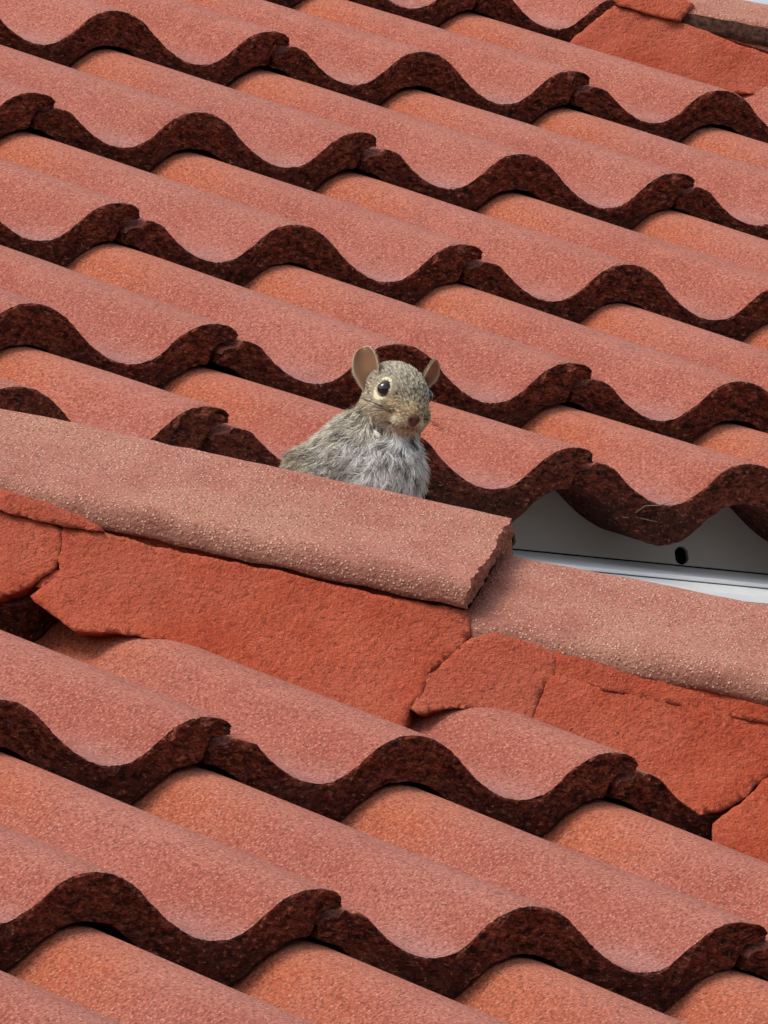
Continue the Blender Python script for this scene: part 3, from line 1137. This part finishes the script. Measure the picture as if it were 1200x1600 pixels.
def attr_color_mat(name, attr, rough=0.7, spec=0.2, bump=True):
    t = NT(name)
    a = t.node('ShaderNodeAttribute', attribute_name=attr)
    tc = t.node('ShaderNodeTexCoord')
    nb = t.bump(t.noise(tc.outputs['Object'], 900, 2.0), 0.4, 0.0006) if bump else None
    return t.finish(a.outputs['Color'], rough, nb, spec)


M_SKIN = attr_color_mat('squirrel_skin', 'coat')
M_FUR = attr_color_mat('squirrel_fur', 'fur_color', 0.6, 0.25, False)

sq = empty('squirrel', [float(x) for x in SQ_O + np.array([0, 0, -0.12])])
tag(sq, 'grey squirrel with pale chest peering over the hip capping tiles, head turned to the camera', 'squirrel')
sq_org = np.array(sq.location)


def sq_obj(name, data, mats, parent=sq):
    o = link(name, data, parent, mats)
    o.matrix_parent_inverse = Matrix.Translation([-float(x) for x in (sq_org if parent is sq else 0 * sq_org)])
    o.location = [float(x) for x in SQ_O]
    return o


me = bpy.data.meshes.new('body')
me.from_pydata([sq_world(p).tolist() for p in SV], [], [q.tolist() for q in SQD])
me.update()
bm = bmesh.new()
bm.from_mesh(me)
bmesh.ops.recalc_face_normals(bm, faces=bm.faces[:])
bm.to_mesh(me)
bm.free()
for p in me.polygons:
    p.use_smooth = True
ca = me.attributes.new('coat', 'FLOAT_COLOR', 'POINT')
cc = np.ones((len(SV), 4))
cc[:, :3] = skin_color(SV) * 0.6
ca.data.foreach_set('color', cc.ravel())
body = sq_obj('body', me, [M_SKIN])

# eyes
M_EYE = mat_plain('eye_gloss', (0.006, 0.005, 0.006), 0.06, 0.8)
for e in EYES:
    bm = bmesh.new()
    bmesh.ops.create_uvsphere(bm, u_segments=28, v_segments=18, radius=0.0047)
    for f in bm.faces:
        f.smooth = True
    me = bpy.data.meshes.new('eye')
    bm.to_mesh(me)
    bm.free()
    o = link('eye', me, sq, [M_EYE])
    o.matrix_parent_inverse = Matrix.Translation([-float(x) for x in sq_org])
    ax = e - HC
    ax /= np.linalg.norm(ax)
    o.location = [float(x) for x in SQ_O + sq_world(e + ax * 0.5)]

# ears: cupped shells
t = NT('ear_skin')
tc = t.node('ShaderNodeTexCoord')
a_ = t.node('ShaderNodeAttribute', attribute_name='ear_color')
nbe = t.bump(t.noise(tc.outputs['Object'], 500, 2.0), 0.3, 0.0006)
t.p.inputs['Subsurface Weight'].default_value = 0.25
t.p.inputs['Subsurface Radius'].default_value = (0.004, 0.0015, 0.001)
t.p.inputs['Subsurface Scale'].default_value = 1.0
M_EAR = t.finish(a_.outputs['Color'], 0.65, nbe, 0.25)


EAR_HAIR = []


def ear(base, up_d, open_d, width, height, cup, lean, point=0.0):
    """open_d: direction the cup faces (local axes)"""
    up_d = np.asarray(up_d, float); up_d /= np.linalg.norm(up_d)
    open_d = np.asarray(open_d, float)
    open_d -= up_d * (open_d @ up_d); open_d /= np.linalg.norm(open_d)
    side = np.cross(open_d, up_d)
    NU, NV = 22, 21
    outer, inner, cols_o, cols_i = [], [], [], []
    for i in range(NU):
        uu = i / (NU - 1)
        # half width along the height: narrow base, broad middle, round tip
        wv = width * (0.34 + 0.66 * math.sin(math.pi * min(1, uu * 0.92 + 0.16)) ** 0.75) if uu < 0.93 else None
        prof_w = width * max(0.0, (1 - max(0, (uu - 0.5) / 0.5) ** 2.2)) ** (0.5 + point)
        wv = prof_w * (0.48 + 0.52 * min(1, uu / 0.45) ** 0.8)
        for jx in range(NV):
            s_ = (jx / (NV - 1)) * 2 - 1
            ang = s_ * 1.25
            xs_ = wv * math.sin(ang) / math.sin(1.25)
            depth = cup * (1 - 0.55 * uu) * (wv / width) * (1 - math.cos(ang))
            depth += lean * uu * uu
            c = np.asarray(base) + up_d * height * uu + side * xs_ + open_d * depth
            nrm = open_d * math.cos(ang) - side * math.sin(ang)
            rim = abs(s_) ** 6 + max(0, (uu - 0.8) / 0.2) ** 3
            outer.append(c - nrm * 0.55)
            inner.append(c + nrm * 0.25)
            k = min(1, rim)
            hollow_shade = math.exp(-((uu - 0.12) / 0.26) ** 2) * math.exp(-((s_ - 0.15) / 0.55) ** 2)  # shade inside the ear cup, painted into the skin colour
            spot = math.exp(-((uu - 0.55) / 0.2) ** 2 - ((s_ + 0.1) / 0.5) ** 2)
            ci = np.array([0.215, 0.120, 0.065]) * (1 - 0.82 * hollow_shade) * (1 + 0.25 * spot) * (1 - k) + np.array([0.46, 0.34, 0.23]) * k
            cols_i.append(ci)
            cols_o.append(np.array([0.36, 0.30, 0.22]))
            if 2 < i < NU - 2:
                EAR_HAIR.append((c, nrm, side * s_ * (abs(s_) ** 2) + up_d * (0.35 + 0.5 * uu), max(abs(s_), uu)))
    vs_ = outer + inner
    cols = cols_o + cols_i
    no = len(outer)
    fs_ = []
    for i in range(NU - 1):
        for jx in range(NV - 1):
            a = i * NV + jx
            fs_.append((a, a + 1, a + NV + 1, a + NV))
            fs_.append((no + a, no + a + NV, no + a + NV + 1, no + a + 1))
    edge = [i * NV for i in range(NU)] + [(NU - 1) * NV + jx for jx in range(NV)] + [i * NV + NV - 1 for i in reversed(range(NU))]
    for a, b in zip(edge, edge[1:]):
        if a != b:
            fs_.append((a, b, no + b, no + a))
    me = bpy.data.meshes.new('ear')
    me.from_pydata([sq_world(p).tolist() for p in vs_], [], fs_)
    bm = bmesh.new()
    bm.from_mesh(me)
    bmesh.ops.recalc_face_normals(bm, faces=bm.faces[:])
    bm.to_mesh(me)
    bm.free()
    for p in me.polygons:
        p.use_smooth = True
    at = me.attributes.new('ear_color', 'FLOAT_COLOR', 'POINT')
    c4 = np.ones((len(vs_), 4))
    c4[:, :3] = np.array(cols)
    at.data.foreach_set('color', c4.ravel())
    return sq_obj('ear', me, [M_EAR])


ear(H(-4.5, -13.0, -3.0), (-0.20, -0.05, 1.0), (-0.42, 1.0, -0.05), 8.6, 29.5, 11.0, 1.0, 0.0)
ear(H(-5.0, 15.0, 5.0), (0.56, -0.1, 1.0), (0.90, 0.44, 0.0), 6.6, 20.5, 6.5, 1.0, 0.25)

# ------------------------------------------------------------------ fur as hair curves
tri_a = SV[SQD[:, 0]]; tri_b = SV[SQD[:, 1]]; tri_c = SV[SQD[:, 2]]; tri_d = SV[SQD[:, 3]]
area = np.linalg.norm(np.cross(tri_c - tri_a, tri_d - tri_b), axis=1) * 0.5
cen = (tri_a + tri_b + tri_c + tri_d) / 4
dens = np.where(cen[:, 2] > -36, 1.0, 0.12)
dens = dens * np.where(cen[:, 2] > 8, 1.6, 1.0) * np.where(cen[:, 1] < -32, 0.35, 1.0)
pw = area * dens
NH = 62000
fi = rng.choice(len(cen), NH, p=pw / pw.sum())
r1, r2 = rng.random((NH, 1)), rng.random((NH, 1))
root = (tri_a[fi] * (1 - r1) + tri_b[fi] * r1) * (1 - r2) + (tri_d[fi] * (1 - r1) + tri_c[fi] * r1) * r2
nrm = grad(root)
q = (root - HC) @ HB.T / HS
keep = np.ones(NH, bool)
for e in EYES:
    keep &= np.linalg.norm(root - e, axis=1) > 5.6
keep &= np.linalg.norm(root - NOSE, axis=1) > 3.7
root, nrm, q = root[keep], nrm[keep], q[keep]
NH = len(root)
headw = head_w(q)
# flow: on the head backwards from the nose, on the body down and back
fl_h = -hf + 0.55 * (root - NOSE) / np.linalg.norm(root - NOSE, axis=1, keepdims=True) + np.array([0, 0, -0.25])
fl_b = np.array([-0.30, -0.1, -1.0]) + np.zeros_like(root)
fl_b[root[:, 0] < -18] = np.array([-0.75, -0.25, -0.75])
flow = fl_h * headw[:, None] + fl_b * (1 - headw[:, None])


def vnoise(P, s, seed):
    return np.array([noise.noise_vector(Vector((p[0] * s + seed, p[1] * s, p[2] * s - seed))) for p in P])


cl = vnoise(root, 0.21, 3.3)                              # locks
flow = flow + cl * (0.35 * headw + 1.55 * (1 - headw))[:, None]
flow -= nrm * (flow * nrm).sum(1, keepdims=True)
flow /= np.maximum(np.linalg.norm(flow, axis=1, keepdims=True), 1e-6)
lift = (0.22 * headw + 0.42 * (1 - headw))[:, None] * (0.7 + 0.6 * rng.random((NH, 1)))
length = 2.8 * headw + np.where(root[:, 0] > -32, 7.6, 6.0) * (1 - headw)
eye_d = np.min([np.linalg.norm(root - e, axis=1) for e in EYES], axis=0)
length = np.where(eye_d < 11, 1.3, length)
length = np.where((q[:, 0] > 10) & (headw > 0.3), np.minimum(length, 2.5), length)
length = np.where((q[:, 0] > 18) & (headw > 0.3), 1.6, length)
length *= 0.75 + 0.5 * rng.random(NH)
jit = rng.normal(0, 0.16, (NH, 3))
dirn = flow + nrm * lift + jit
dirn /= np.linalg.norm(dirn, axis=1, keepdims=True)
KP = 5
pts = np.zeros((NH, KP, 3))
for k in range(KP):
    tt = k / (KP - 1)
    bend = (flow - nrm * 0.25 + cl * 0.35 * (1 - headw[:, None])) * (tt * tt) * 0.35
    pts[:, k] = root + length[:, None] * (dirn * tt + bend)
base = skin_color(root)
tick = rng.random(NH)
grey_top = np.clip(1 - (base.mean(1) - 0.33) / 0.20, 0, 1)       # how agouti the place is
cols = np.ones((NH, KP, 4))
for k in range(KP):
    tt = k / (KP - 1)
    root_d = 0.6 + 0.4 * min(1, tt / 0.35)
    c = base * root_d
    band = math.exp(-((tt - 0.62) / 0.2) ** 2)
    c = c * (1 - grey_top[:, None] * 0.8 * band) + np.array([0.57, 0.50, 0.375]) * (grey_top[:, None] * 0.8 * band)
    tip = max(0, (tt - 0.72) / 0.28)
    dk = (tick < 0.55) * grey_top * tip
    c = c * (1 - dk[:, None]) + np.array([0.035, 0.03, 0.026]) * dk[:, None]
    wt = (tick > 0.8) * tip * 0.6
    c = c * (1 - wt[:, None]) + np.array([0.62, 0.58, 0.50]) * wt[:, None]
    cols[:, k, :3] = c
# whole hairs: some dark, some pale
val = (1 + 0.26 * rng.normal(0, 1, NH)).clip(0.5, 1.45)
lock = np.array([noise.noise(Vector((p[0] * 0.36, p[1] * 0.36, p[2] * 0.27 + 9))) for p in root])
fine_l = np.array([noise.noise(Vector((p[0] * 0.62, p[1] * 0.62, p[2] * 0.62 + 4))) for p in root])
val *= 1 + 1.55 * lock * (1 - headw) + (0.35 + 1.5 * headw * grey_top) * fine_l
val = np.where(eye_d < 10, np.clip(val, 0.9, 1.15), val)
darkh = (rng.random(NH) < 0.12) & (headw < 0.5)
val = np.where(darkh, val * 0.30, val)
val = np.clip(val, 0.10, 1.5)
cols[:, :, :3] *= val[:, None, None]
cols[:, :, :3] = cols[:, :, :3].clip(0.01, 0.93)
# short hairs on the backs and rims of the ears
EN = 2600
e_pts, e_col, e_rad = np.zeros((EN, KP, 3)), np.ones((EN, KP, 4)), []
wts = np.array([0.12 + h[3] ** 4 for h in EAR_HAIR])
for m, ii in enumerate(rng.choice(len(EAR_HAIR), EN, p=wts / wts.sum())):
    c_, n_, d_, r_ = EAR_HAIR[ii]
    rim_ = r_ > 0.88
    dd = d_ / max(np.linalg.norm(d_), 1e-6) + rng.normal(0, 0.3, 3) + n_ * (-0.3 if rim_ else -0.35)
    dd /= np.linalg.norm(dd)
    L_ = rng.uniform(0.4, 0.9) if rim_ else rng.uniform(0.8, 1.6)
    st = c_ + rng.normal(0, 0.35, 3) - n_ * (0.2 if rim_ else 0.7)
    tone = np.array([0.42, 0.32, 0.21]) * rng.uniform(0.6, 1.3)
    for k in range(KP):
        e_pts[m, k] = st + dd * L_ * k / (KP - 1)
        e_col[m, k, :3] = tone
pts = np.concatenate([pts, e_pts])
cols = np.concatenate([cols, e_col])
headw = np.concatenate([headw, np.ones(EN)])
NH += EN
hc = bpy.data.hair_curves.new('fur')
hc.add_curves([KP] * NH)
hc.attributes['position'].data.foreach_set('vector', (pts.reshape(-1, 3) / 1000.0 @ B3).astype(np.float32).ravel())
ra = hc.attributes.get('radius') or hc.attributes.new('radius', 'FLOAT', 'POINT')
rad = np.tile(np.array([0.13, 0.13, 0.11, 0.08, 0.02]) / 1000.0, (NH, 1)) * (0.8 + 0.5 * rng.random((NH, 1)))
rad *= (0.85 * headw + 1.15 * (1 - headw))[:, None]
ra.data.foreach_set('value', rad.astype(np.float32).ravel())
fa = hc.attributes.new('fur_color', 'FLOAT_COLOR', 'POINT')
fa.data.foreach_set('color', cols.astype(np.float32).ravel())
fur = bpy.data.objects.new('fur', hc)
COL.objects.link(fur)
hc.materials.append(M_FUR)
fur.parent = sq
fur.matrix_parent_inverse = Matrix.Translation([-float(x) for x in sq_org])
fur.location = [float(x) for x in SQ_O]
fur['kind'] = 'stuff'

# whiskers
M_WHISK = mat_plain('whisker_black', (0.02, 0.016, 0.014), 0.5, 0.3)
wr = random.Random(5)
for s in (-1, 1):
    for k in range(5):
        b = H(22.5 - 1.2 * k, s * 7.8, -8.0 - 1.1 * (k % 3))
        tip_ = b + np.array([wr.uniform(-2, 6), s * wr.uniform(22, 34), wr.uniform(-8, 8)]) @ HB
        mid_ = (b + tip_) / 2 + np.array([0, 0, 2.0])
        line = [sq_world((1 - t_) ** 2 * b + 2 * t_ * (1 - t_) * mid_ + t_ * t_ * tip_).tolist() for t_ in np.linspace(0, 1, 7)]
        sq_obj('whisker', tube_mesh('whisker', line, 0.00020, 0.00005, 4), [M_WHISK])
